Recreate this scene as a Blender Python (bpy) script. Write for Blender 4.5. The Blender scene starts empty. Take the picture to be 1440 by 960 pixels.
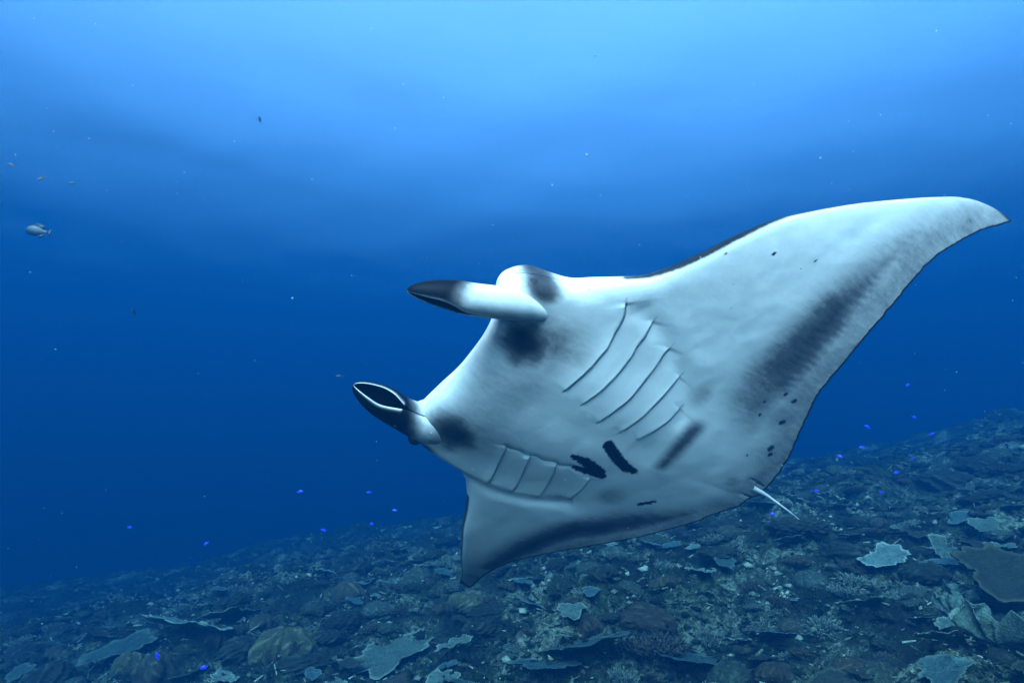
import bpy, bmesh, math, random
import numpy as np
from mathutils import Matrix, Vector

# ------------------------------------------------------------------ camera, sky, sun, exposure
SC = bpy.context.scene
COL = SC.collection
PITCH = 10.0
FPX, PCX, PCY = 938.0, 720.0, 480.0            # focal length and centre in photograph pixels (1440 x 960)

cam_data = bpy.data.cameras.new('camera')
cam_data.sensor_width = 36.0
cam_data.lens = 36.0 * FPX / 1440.0
cam_data.clip_start = 0.02
cam_data.clip_end = 2000.0
cam = bpy.data.objects.new('camera', cam_data)
COL.objects.link(cam)
cam.location = (0, 0, 0)
cam.rotation_euler = (math.radians(90 + PITCH), 0, 0)
SC.camera = cam

SUN_EL, SUN_AZ = 34.0, 194.0                    # degrees; azimuth clockwise from +Y (the view direction)
world = bpy.data.worlds.new('World')
SC.world = world
world.use_nodes = True
wn, wl = world.node_tree.nodes, world.node_tree.links
for n in list(wn): wn.remove(n)
w_out = wn.new('ShaderNodeOutputWorld')
w_bg = wn.new('ShaderNodeBackground')
w_sky = wn.new('ShaderNodeTexSky')
w_sky.sky_type = 'NISHITA'
w_sky.sun_disc = False
w_sky.sun_elevation = math.radians(SUN_EL)
w_sky.sun_rotation = math.radians(SUN_AZ)
w_bg.inputs['Strength'].default_value = 0.095
wl.new(w_sky.outputs[0], w_bg.inputs['Color'])
wl.new(w_bg.outputs[0], w_out.inputs['Surface'])

sun_data = bpy.data.lights.new('sun', 'SUN')
sun_data.energy = 5.0
sun_data.angle = math.radians(45)      # a choppy surface and metres of water spread the sun widely
sun_data.color = (1.0, 0.86, 0.84)
sun = bpy.data.objects.new('sun', sun_data)
COL.objects.link(sun)
az, el = math.radians(SUN_AZ), math.radians(SUN_EL)
to_sun = Vector((math.sin(az) * math.cos(el), math.cos(az) * math.cos(el), math.sin(el)))
sun.rotation_euler = to_sun.to_track_quat('Z', 'Y').to_euler()
sun.location = to_sun * 50

SC.view_settings.view_transform = 'Standard'
SC.view_settings.look = 'None'
SC.view_settings.gamma = 1.0
SC.view_settings.use_curve_mapping = False
SC.view_settings.exposure = 4.35
SC.cycles.use_denoising = True
SC.cycles.volume_bounces = 3
SC.cycles.max_bounces = 6
SC.cycles.diffuse_bounces = 3
SC.cycles.glossy_bounces = 2
SC.cycles.transparent_max_bounces = 8
SC.cycles.caustics_reflective = False
SC.cycles.caustics_refractive = False

# ------------------------------------------------------------------ helpers
R_ = random.Random(11)
RN = np.random.default_rng(5)
A_ = math.radians(PITCH)
FWD = np.array([0, math.cos(A_), math.sin(A_)])
UPV = np.array([0, -math.sin(A_), math.cos(A_)])

def at(px, py, depth):
    """world point that the photograph shows at (px, py), a given depth in metres along the view axis"""
    x, y = (px - PCX) / FPX, (PCY - py) / FPX
    return np.array([x, 0, 0]) * depth + UPV * y * depth + FWD * depth

def new_mesh(name, verts, faces, mat=None, smooth=True, attrs=None, parent=None):
    verts = np.asarray(verts, dtype=np.float32)
    me = bpy.data.meshes.new(name)
    if isinstance(faces, np.ndarray):
        nf, k = faces.shape
        me.vertices.add(len(verts)); me.vertices.foreach_set('co', verts.ravel())
        me.loops.add(nf * k); me.loops.foreach_set('vertex_index', faces.astype(np.int32).ravel())
        me.polygons.add(nf); me.polygons.foreach_set('loop_start', np.arange(0, nf * k, k, dtype=np.int32))
        me.update(calc_edges=True)
    else:
        me.from_pydata([tuple(v) for v in verts], [], faces); me.update()
    if smooth:
        me.polygons.foreach_set('use_smooth', np.ones(len(me.polygons), dtype=bool))
    for k, (typ, data) in (attrs or {}).items():
        at_ = me.attributes.new(k, typ, 'POINT')
        d = np.asarray(data, dtype=np.float32)
        at_.data.foreach_set('color' if typ == 'FLOAT_COLOR' else ('vector' if typ == 'FLOAT_VECTOR' else 'value'), d.ravel())
    if mat: me.materials.append(mat)
    return me

def link(name, me, parent=None):
    o = bpy.data.objects.new(name, me)
    COL.objects.link(o)
    if parent is not None: o.parent = parent
    return o

def tag(o, label=None, cat=None, group=None, kind=None):
    if label: o['label'] = label
    if cat: o['category'] = cat
    if group: o['group'] = group
    if kind: o['kind'] = kind
    return o

def smooth01(x): 
    x = np.clip(x, 0, 1); return x * x * (3 - 2 * x)

_perm = np.random.default_rng(3).permutation(512)
_perm = np.concatenate([_perm, _perm, _perm])
_grad = np.random.default_rng(4).normal(size=(512, 2)); _grad /= np.linalg.norm(_grad, axis=1)[:, None]
def noise2(x, y):
    xi, yi = np.floor(x).astype(int), np.floor(y).astype(int)
    xf, yf = x - xi, y - yi
    u, v = xf ** 3 * (xf * (6 * xf - 15) + 10), yf ** 3 * (yf * (6 * yf - 15) + 10)
    def g(ix, iy, dx, dy):
        h = _grad[_perm[(_perm[ix & 511] + iy) & 511]]
        return h[..., 0] * dx + h[..., 1] * dy
    a = g(xi, yi, xf, yf) * (1 - u) + g(xi + 1, yi, xf - 1, yf) * u
    b = g(xi, yi + 1, xf, yf - 1) * (1 - u) + g(xi + 1, yi + 1, xf - 1, yf - 1) * u
    return (a * (1 - v) + b * v) * 1.5
def fbm2(x, y, oct=4, gain=.5):
    s, a, f = 0, 1, 1
    for i in range(oct):
        s = s + a * noise2(x * f + 17.3 * i, y * f - 9.1 * i); a *= gain; f *= 2.03
    return s
def cells2(x, y, seed=0):
    """distance to the nearest and second-nearest jittered cell point, and a random value of the nearest cell"""
    xi, yi = np.floor(x).astype(int), np.floor(y).astype(int)
    d1 = np.full(x.shape, 9.); d2 = np.full(x.shape, 9.); rv = np.zeros(x.shape)
    for ox in (-1, 0, 1):
        for oy in (-1, 0, 1):
            h = _perm[(_perm[(xi + ox + seed * 31) & 511] + yi + oy) & 511]
            px = xi + ox + (h % 64) / 64.; py = yi + oy + ((h // 8) % 64) / 64.
            d = np.hypot(px - x, py - y)
            near = d < d1
            d2 = np.where(near, d1, np.minimum(d2, d)); rv = np.where(near, h / 511., rv); d1 = np.where(near, d, d1)
    return d1, d2, rv

# ------------------------------------------------------------------ materials
def nodes_of(name):
    m = bpy.data.materials.new(name); m.use_nodes = True
    nt = m.node_tree
    for n in list(nt.nodes): nt.nodes.remove(n)
    out = nt.nodes.new('ShaderNodeOutputMaterial')
    b = nt.nodes.new('ShaderNodeBsdfPrincipled')
    nt.links.new(b.outputs[0], out.inputs['Surface'])
    return m, nt, b, out
def nd(nt, t, **kw):
    n = nt.nodes.new(t)
    for k, v in kw.items():
        if k in n.inputs: n.inputs[k].default_value = v
        else: setattr(n, k, v)
    return n
def math_(nt, op, a, b=None, clamp=False):
    n = nt.nodes.new('ShaderNodeMath'); n.operation = op; n.use_clamp = clamp
    for i, x in enumerate((a, b)):
        if x is None: continue
        if hasattr(x, 'is_linked') or hasattr(x, 'links'): nt.links.new(x, n.inputs[i])
        else: n.inputs[i].default_value = x
    return n.outputs[0]
def ramp(nt, fac, stops):
    r = nt.nodes.new('ShaderNodeValToRGB'); nt.links.new(fac, r.inputs[0])
    e = r.color_ramp.elements
    while len(e) < len(stops): e.new(.5)
    for el_, (p, c) in zip(e, stops): el_.position = p; el_.color = (*c, 1)
    return r.outputs[0]

def manta_material():
    m, nt, b, out = nodes_of('manta_skin')
    L = nt.links.new
    at_ = nd(nt, 'ShaderNodeAttribute', attribute_name='pigment')
    tc = nd(nt, 'ShaderNodeTexCoord')
    n1 = nd(nt, 'ShaderNodeTexNoise', Scale=9.0, Detail=6.0, Roughness=.65); L(tc.outputs['Object'], n1.inputs['Vector'])
    mp = nd(nt, 'ShaderNodeMapping'); mp.inputs['Scale'].default_value = (14, 60, 14); L(tc.outputs['Object'], mp.inputs['Vector'])
    n2 = nd(nt, 'ShaderNodeTexNoise', Scale=1.0, Detail=4.0, Roughness=.6); L(mp.outputs[0], n2.inputs['Vector'])
    n3 = nd(nt, 'ShaderNodeTexNoise', Scale=70.0, Detail=3.0, Roughness=.6); L(tc.outputs['Object'], n3.inputs['Vector'])
    # pigment field pushed about by blotchy and streaky noise, strongest where pigment is half-way
    p = at_.outputs['Fac']
    half = math_(nt, 'MULTIPLY', math_(nt, 'MULTIPLY', p, math_(nt, 'SUBTRACT', 1.0, p)), 4.0)
    k = math_(nt, 'ADD', math_(nt, 'MULTIPLY', math_(nt, 'SUBTRACT', n1.outputs[0], .5), .9), math_(nt, 'MULTIPLY', math_(nt, 'SUBTRACT', n2.outputs[0], .5), .55))
    k = math_(nt, 'ADD', k, math_(nt, 'MULTIPLY', math_(nt, 'SUBTRACT', n3.outputs[0], .5), .22))
    q = math_(nt, 'ADD', p, math_(nt, 'MULTIPLY', k, math_(nt, 'MULTIPLY', half, .6)), True)
    base = ramp(nt, q, [(0, (.74, .745, .73)), (.35, (.42, .43, .425)), (.7, (.10, .108, .112)), (1, (.003, .0045, .006))])
    mot = ramp(nt, n1.outputs[0], [(.25, (.84, .86, .85)), (.7, (1, 1, 1))])
    mx = nd(nt, 'ShaderNodeMix', data_type='RGBA', blend_type='MULTIPLY'); mx.inputs[0].default_value = 1
    L(base, mx.inputs[6]); L(mot, mx.inputs[7])
    L(mx.outputs[2], b.inputs['Base Color'])
    b.inputs['Roughness'].default_value = .55
    b.inputs['Specular IOR Level'].default_value = .05
    bp = nd(nt, 'ShaderNodeBump', Strength=.13, Distance=.004); 
    hh = math_(nt, 'ADD', n3.outputs[0], math_(nt, 'MULTIPLY', n2.outputs[0], .8))
    L(hh, bp.inputs['Height']); L(bp.outputs[0], b.inputs['Normal'])
    return m

def reef_material(name, stops, scale=6., rough=.9, bump=.6, dist=.02, attr=None, speck=None, tint=True, attr_amt=.35):
    """rough reef surface: patchy colours from several noises, optional per-piece value in attribute `attr`"""
    m, nt, b, out = nodes_of(name); L = nt.links.new
    geo = nd(nt, 'ShaderNodeNewGeometry')
    oi = nd(nt, 'ShaderNodeObjectInfo')
    n1 = nd(nt, 'ShaderNodeTexNoise', Scale=scale, Detail=9.0, Roughness=.72, Distortion=.4); L(geo.outputs['Position'], n1.inputs['Vector'])
    n2 = nd(nt, 'ShaderNodeTexNoise', Scale=scale * 9, Detail=5.0, Roughness=.7); L(geo.outputs['Position'], n2.inputs['Vector'])
    n3 = nd(nt, 'ShaderNodeTexNoise', Scale=scale * 26, Detail=3.0, Roughness=.65); L(geo.outputs['Position'], n3.inputs['Vector'])
    f = math_(nt, 'ADD', math_(nt, 'MULTIPLY', n1.outputs[0], .45), math_(nt, 'MULTIPLY', n2.outputs[0], .75))
    f = math_(nt, 'ADD', f, math_(nt, 'SUBTRACT', math_(nt, 'MULTIPLY', n3.outputs[0], .45), .325))
    if attr:
        a = nd(nt, 'ShaderNodeAttribute', attribute_name=attr)
        f = math_(nt, 'ADD', f, math_(nt, 'MULTIPLY', math_(nt, 'SUBTRACT', a.outputs['Fac'], .5), attr_amt))
    c = ramp(nt, f, stops)
    if speck:
        v = nd(nt, 'ShaderNodeTexVoronoi', Scale=speck); L(geo.outputs['Position'], v.inputs['Vector'])
        s = ramp(nt, v.outputs['Distance'], [(0, (1.35, 1.35, 1.35)), (.35, (1, 1, 1)), (.8, (.65, .65, .65))])
        mx = nd(nt, 'ShaderNodeMix', data_type='RGBA', blend_type='MULTIPLY'); mx.inputs[0].default_value = 1
        L(c, mx.inputs[6]); L(s, mx.inputs[7]); c = mx.outputs[2]
    if tint:
        hs = nd(nt, 'ShaderNodeHueSaturation')
        L(math_(nt, 'ADD', .46, math_(nt, 'MULTIPLY', oi.outputs['Random'], .08)), hs.inputs['Hue'])
        L(math_(nt, 'ADD', .7, math_(nt, 'MULTIPLY', oi.outputs['Random'], .6)), hs.inputs['Value'])
        L(c, hs.inputs['Color']); c = hs.outputs[0]
    L(c, b.inputs['Base Color'])
    b.inputs['Roughness'].default_value = rough
    b.inputs['Specular IOR Level'].default_value = .12
    bp = nd(nt, 'ShaderNodeBump', Strength=bump, Distance=dist); L(n2.outputs[0], bp.inputs['Height'])
    L(bp.outputs[0], b.inputs['Normal'])
    return m

def plain_material(name, col, rough=.6, var=.3, scale=20.):
    m, nt, b, out = nodes_of(name); L = nt.links.new
    tc = nd(nt, 'ShaderNodeTexCoord')
    n1 = nd(nt, 'ShaderNodeTexNoise', Scale=scale, Detail=3.0); L(tc.outputs['Object'], n1.inputs['Vector'])
    lo = tuple(x * (1 - var) for x in col); hi = tuple(min(1, x * (1 + var)) for x in col)
    L(ramp(nt, n1.outputs[0], [(.3, lo), (.7, hi)]), b.inputs['Base Color'])
    b.inputs['Roughness'].default_value = rough
    return m

# ------------------------------------------------------------------ seabed
def ground_z(x, y):
    x = np.asarray(x, float); y = np.asarray(y, float)
    yy = np.clip(y - 7.5, 0, 22)
    base = -1.5 + .17 * np.clip(x, -40, 40) + .06 * y - .0085 * yy ** 2
    big = .22 * fbm2(x * .22 + 3, y * .22, 3) 
    mid = .13 * fbm2(x * .9, y * .9 + 5, 3)
    d1, d2, rv = cells2(x * 1.6 + .4 * noise2(x * 2, y * 2), y * 1.6, 1)
    lump = (.13 * rv) * smooth01(1.15 - d1 * 1.3)
    d1b, d2b, rvb = cells2(x * 5 + .5 * noise2(x * 6, y * 6), y * 5, 2)
    lump2 = .055 * rvb * smooth01(1.2 - d1b * 1.5)
    fine = .034 * fbm2(x * 7, y * 7, 4, .66) + .022 * np.abs(noise2(x * 17 + 3, y * 17)) + .012 * noise2(x * 41, y * 41)
    return base + big + mid + lump + lump2 + fine - .07

def build_seabed():
    a_f = np.radians(np.linspace(-62, 62, 620)); a_b = np.radians(np.linspace(62, 298, 60))[1:-1]
    ang = np.concatenate([a_f, a_b]); 
    r = np.concatenate([[.05, .4, .8, 1.2], np.geomspace(1.5, 110, 520)])
    A, Rr = np.meshgrid(ang, r)
    x, y = np.sin(A) * Rr, np.cos(A) * Rr
    z = ground_z(x, y)
    far = smooth01((Rr - 30) / 60)
    z = z * (1 - far) + far * -12.0
    # small-scale value used by the material, a property of the bottom (bare limestone or turf), not of the light
    d1, d2, rv = cells2(x * 3.1 + .6 * noise2(x * 5, y * 5), y * 3.1 + .6 * noise2(y * 5, x * 5), 4)
    cover = np.clip(.5 + .55 * fbm2(x * 1.7, y * 1.7, 5, .62) + (rv - .5) * .35, 0, 1)
    n, k = ang.size, r.size
    idx = np.arange(n * k).reshape(k, n)
    nx = np.roll(idx, -1, axis=1)
    f = np.stack([idx[:-1], idx[1:], nx[1:], nx[:-1]], -1).reshape(-1, 4)
    me = new_mesh('seabed', np.stack([x, y, z], -1).reshape(-1, 3), f[:, ::-1], M['seabed'], True, {'cover': ('FLOAT', cover.ravel())})
    return tag(link('seabed', me), kind='structure')

# ------------------------------------------------------------------ manta ray
DW = 3.2
MR = np.array([[-.810912, .571678, -.124922], [.429697, .726649, .536042], [.397218, .381005, -.834897]])   # columns: forward, left, dorsal in camera axes
MT = np.array([-.142501, -.074551, -2.362633])
BEND = {1: .540087 / .38, -1: .720409 / .38}
SHEAR = {1: -.30758, -1: .207269}
def bend(u, v, w):
    """body coordinates (forward, left, dorsal; in disc widths) to metres, both wings curled upwards"""
    s = np.abs(v); e = np.maximum(0, s - .12); left = v > 0
    k = np.where(left, BEND[1], BEND[-1]); sh = np.where(left, SHEAR[1], SHEAR[-1]) * e
    a = k * e
    vv = np.minimum(s, .12) + np.sin(a) / k - w * np.sin(a)
    ww = (1 - np.cos(a)) / k + w * np.cos(a)
    return np.stack([u + sh, np.sign(v) * vv, ww], -1) * DW

LE_L = [(.0, .012), (.03, .013), (.06, .016), (.08, .022), (.095, .031), (.107, .030), (.116, .021), (.123, .009), (.129, -.006), (.135, -.021), (.152, -.042), (.168, -.061), (.182, -.077), (.202, -.089), (.233, -.101), (.274, -.115), (.311, -.134), (.343, -.161), (.373, -.19), (.415, -.238), (.446, -.277), (.466, -.306), (.478, -.332), (.486, -.36), (.491, -.388)]
TE_L = [(.0, -.453), (.012, -.459), (.032, -.461), (.068, -.453), (.11, -.434), (.15, -.404), (.169, -.389), (.223, -.367), (.266, -.354), (.31, -.345), (.351, -.338), (.39, -.338), (.422, -.35), (.453, -.367), (.482, -.392), (.491, -.4)]
LE_R = [(.0, .012), (.03, .013), (.06, .018), (.08, .020), (.095, .020), (.107, .014), (.115, .004), (.121, -.010), (.126, -.03), (.132, -.062), (.142, -.083), (.164, -.109), (.195, -.135), (.229, -.159), (.264, -.187), (.319, -.232), (.37, -.276), (.41, -.306), (.44, -.331), (.452, -.352)]
TE_R = [(.0, -.453), (.012, -.452), (.024, -.443), (.04, -.432), (.064, -.418), (.104, -.385), (.14, -.355), (.175, -.328), (.223, -.298), (.265, -.283), (.308, -.285), (.371, -.31), (.42, -.338), (.452, -.358)]
def curve(tab, s):
    t = np.array(tab); 
    # smooth piecewise-cubic (Catmull-Rom tangents) through the table
    x, y = t[:, 0], t[:, 1]; m = np.gradient(y, x)
    i = np.clip(np.searchsorted(x, s) - 1, 0, len(x) - 2)
    h = x[i + 1] - x[i]; q = np.clip((s - x[i]) / h, 0, 1)
    return (2*q**3 - 3*q**2 + 1) * y[i] + (q**3 - 2*q**2 + q) * h * m[i] + (-2*q**3 + 3*q**2) * y[i+1] + (q**3 - q**2) * h * m[i+1]

GILL_L = [[(-.0830, .1530), (-.0956, .1397), (-.104, .121), (-.1075, .1021), (-.1040, .0768), (-.098, .055), (-.0923, .0347)], [(-.1269, .1511), (-.1360, .1300), (-.1395, .107), (-.1384, .0834), (-.1324, .0567), (-.1222, .0292)],
          [(-.1714, .1350), (-.1745, .118), (-.1749, .0998), (-.1718, .0622), (-.1643, .0401), (-.1563, .0175)], [(-.2128, .1123), (-.2105, .096), (-.2080, .0790), (-.2035, .0518), (-.1923, .0175)],
          [(-.2425, .0789), (-.2391, .0592), (-.2315, .0403), (-.2204, .0190)]]
GILL_R = [[(-.1103, -.1306), (-.1004, -.1036), (-.0902, -.0766), (-.0843, -.0601)], [(-.1459, -.1294), (-.1354, -.0990), (-.1195, -.0616)],
          [(-.1809, -.1238), (-.1724, -.0909), (-.1563, -.0562)], [(-.2185, -.1074), (-.2185, -.0862), (-.2122, -.0586)]]
def seg_dist(u, v, pts):
    """distance to a polyline, the position along it (0..1) and the signed side"""
    best = np.full(u.shape, 9.); pos = np.zeros(u.shape); side = np.zeros(u.shape)
    n = len(pts) - 1
    for i in range(n):
        a, b = np.array(pts[i]), np.array(pts[i + 1]); d = b - a; L2 = d @ d
        q = ((u - a[0]) * d[0] + (v - a[1]) * d[1]) / L2; qc = np.clip(q, 0, 1)
        ex, ey = u - a[0] - qc * d[0], v - a[1] - qc * d[1]; ds = np.hypot(ex, ey)
        cr = (d[0] * (v - a[1]) - d[1] * (u - a[0])) / math.sqrt(L2)
        near = ds < best
        best = np.where(near, ds, best); pos = np.where(near, (i + qc) / n, pos); side = np.where(near, cr, side)
    return best, pos, side
def band(u, v, pts, wid, soft):
    d, q, s = seg_dist(u, v, pts)
    w = np.interp(q, np.linspace(0, 1, len(wid)), wid) if hasattr(wid, '__len__') else wid
    return smooth01((w + soft - d) / (2 * soft))
def blob(u, v, c, ru, rv, soft=.5):
    d = np.sqrt(((u - c[0]) / ru) ** 2 + ((v - c[1]) / rv) ** 2)
    return smooth01((1 + soft - d) / (2 * soft))

def belly_pigment(u, v, x, xt):
    P = np.zeros(u.shape)
    def put(a): np.copyto(P, np.maximum(P, a))
    wu = u + .006 * noise2(u * 40, v * 40); wv = v + .006 * noise2(u * 40 + 9, v * 40)
    put(.97 * blob(wu, wv, (-.022, .064), .030, .023, .75)); put(.60 * blob(wu, wv, (-.045, .080), .042, .028, .9))
    put(.95 * blob(wu, wv, (-.022, -.076), .032, .027, .7)); put(.5 * blob(wu, wv, (-.03, -.065), .045, .032, .9))
    put(.30 * blob(u, v, (-.03, .0), .05, .09, .7))
    # grey trailing band of both wings
    tl = [(-.3106, .4425), (-.2863, .3858), (-.2842, .3263), (-.2876, .2762), (-.2979, .2284), (-.3111, .1793), (-.3271, .1366), (-.3525, .0983)]
    d, q, s = seg_dist(u, v, tl)
    wid = np.interp(q, [0, .25, .5, .8, 1], [.010, .022, .034, .040, .018]); sof = .036
    amt = np.interp(q, [0, .2, .45, .7, 1], [.34, .55, .86, .82, .42])
    stri = .045 * np.sin(v * 640 + 90 * u + 3 * noise2(u * 30, v * 30)) * smooth01((.09 - xt) / .05)
    g = smooth01((wid + sof - d) / (2 * sof)) * amt
    put(np.clip(g + stri * (g > .1), 0, 1) * (v > 0))
    put(np.where(v > 0, .50 * smooth01((.10 - xt) / .08) * smooth01((v + .10) / .14), 0))
    tr = [(-.2777, -.3110), (-.2640, -.2547), (-.2616, -.2005), (-.2781, -.1553), (-.3177, -.1201), (-.3652, -.0837), (-.4098, -.0432)]
    d, q, s = seg_dist(u, v, tr)
    wid = np.interp(q, [0, .3, .6, 1], [.018, .024, .026, .012])
    put(np.interp(q, [0, .3, .75, 1], [.85, .95, .9, .55]) * smooth01((wid + .026 - d) / .052) * (v < 0))
    put(np.where(v < 0, .50 * smooth01((.07 - xt) / .06), 0))
    put(.72 * band(u, v + .003 * noise2(u * 60, v * 60), [(-.2809, .0619), (-.2808, .0346), (-.2841, .0005)], [.012, .0105, .0085], .011))
    put(.38 * blob(u, v, (-.256, .105), .012, .016, .8)); put(.38 * blob(u, v, (-.2648, -.0761), .018, .014, .8))
    put(.45 * blob(u, v, (-.405, .02), .02, .012, .8))
    rag = .0022 * noise2(u * 420, v * 240)
    put(band(u, v + rag, [(-.1645, -.0355), (-.1865, -.0365), (-.2167, -.0440)], [.0035, .0072, .0065], .0014))
    put(band(u, v + rag, [(-.1802, -.0511), (-.1984, -.0495), (-.2243, -.0485)], [.0035, .0065, .0050], .0014))
    put(band(u, v + rag, [(-.1931, -.0021), (-.2182, -.0145), (-.2432, -.0232), (-.2585, -.0236)], [.0072, .0072, .0070, .0030], .0014))
    put(band(u, v + rag, [(-.3118, -.0723), (-.3266, -.0586)], .0034, .0012))
    for (su, sv, r) in [(-.3475, .1566, .0030), (-.3675, .1545, .0034), (-.3883, .1231, .0040), (-.4079, .0855, .0048), (-.4158, .0772, .0034), (-.3500, .1177, .0022), (-.1627, .2792, .0020), (-.335, .135, .0018), (-.21, .3, .0013), (-.3839, .0620, .0016), (-.12, .25, .0012)]:
        put(.95 * blob(u, v, (su, sv), r, r * 1.2, .35))
    # thin dark margin
    put(.97 * smooth01((.0048 - xt) / .0025)); put(np.where((v > .165) & (v < .34), .97 * smooth01((.0075 * np.sin(np.clip((v - .165) / .17, 0, 1) * math.pi) ** .6 + .0008 * noise2(v * 300, u * 300) - x) / .0045), 0)); 
    put(np.where(np.abs(v) > .17, .85 * smooth01((.0022 - x) / .002), 0))
    put(np.where(v > .47, .9 * smooth01((v - .482) / .008), 0))
    put(np.where(v < -.17, .9 * smooth01((.005 - x) / .004), 0)); put(np.where(v < -.39, .98 * smooth01((.022 * np.clip((-.39 - v) / .05, 0, 1) - x) / .006), 0))
    return P

def gill_relief(u, v):
    """shingle-like gill covers: each cover lifts towards its free rear edge, then drops into a narrow dark slit"""
    h = np.zeros(u.shape); dark = np.zeros(u.shape)
    for gs in (GILL_L, GILL_R):
        for i, pts in enumerate(gs):
            d, q, s = seg_dist(u, v, pts)
            # side: positive in front of the slit (towards the head)
            front = s if gs is GILL_L else -s
            ends = smooth01(np.minimum(q, 1 - q) / .06) 
            inside = (q > .001) & (q < .999)
            lift = .0011 * np.exp(-np.clip(front, 0, 1) / .009) * (front > 0) * inside * ends
            groove = -.0012 * np.exp(-(np.clip(-front, 0, 1) / .0018) ** 2) * (front <= 0) * inside * ends
            sink = -.0012 * np.exp(-np.clip(-front, 0, 1) / .010) * (front <= 0) * inside * ends
            h += lift + groove + sink
            tip = 1 + 1.6 * np.exp(-(q / .06) ** 2)
            wd = .0002 * (1 + 1.6 * np.exp(-((q - .55) / .2) ** 2)) * tip
            dk = .9 * smooth01((wd + .0009 - np.abs(front + .0005)) / .0012) * (d < .02) * smooth01(np.minimum(q + .02, 1.02 - q) / .05) * (q < 1) * (d < np.maximum(.006, np.abs(front) * 1.2))
            if gs is GILL_L: dk *= np.interp(q, [0, .06, .2, .55, .75, 1], [1, .9, .6, .72, .45, .6])
            if gs is GILL_R: dk *= np.interp(q, [0, .3, .6, 1], [.9, .6, .3, .35])
            if i == 4: dk *= np.interp(q, [0, .5, 1], [1, .9, .15])
            dark = np.maximum(dark, dk)
    return h, dark

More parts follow.
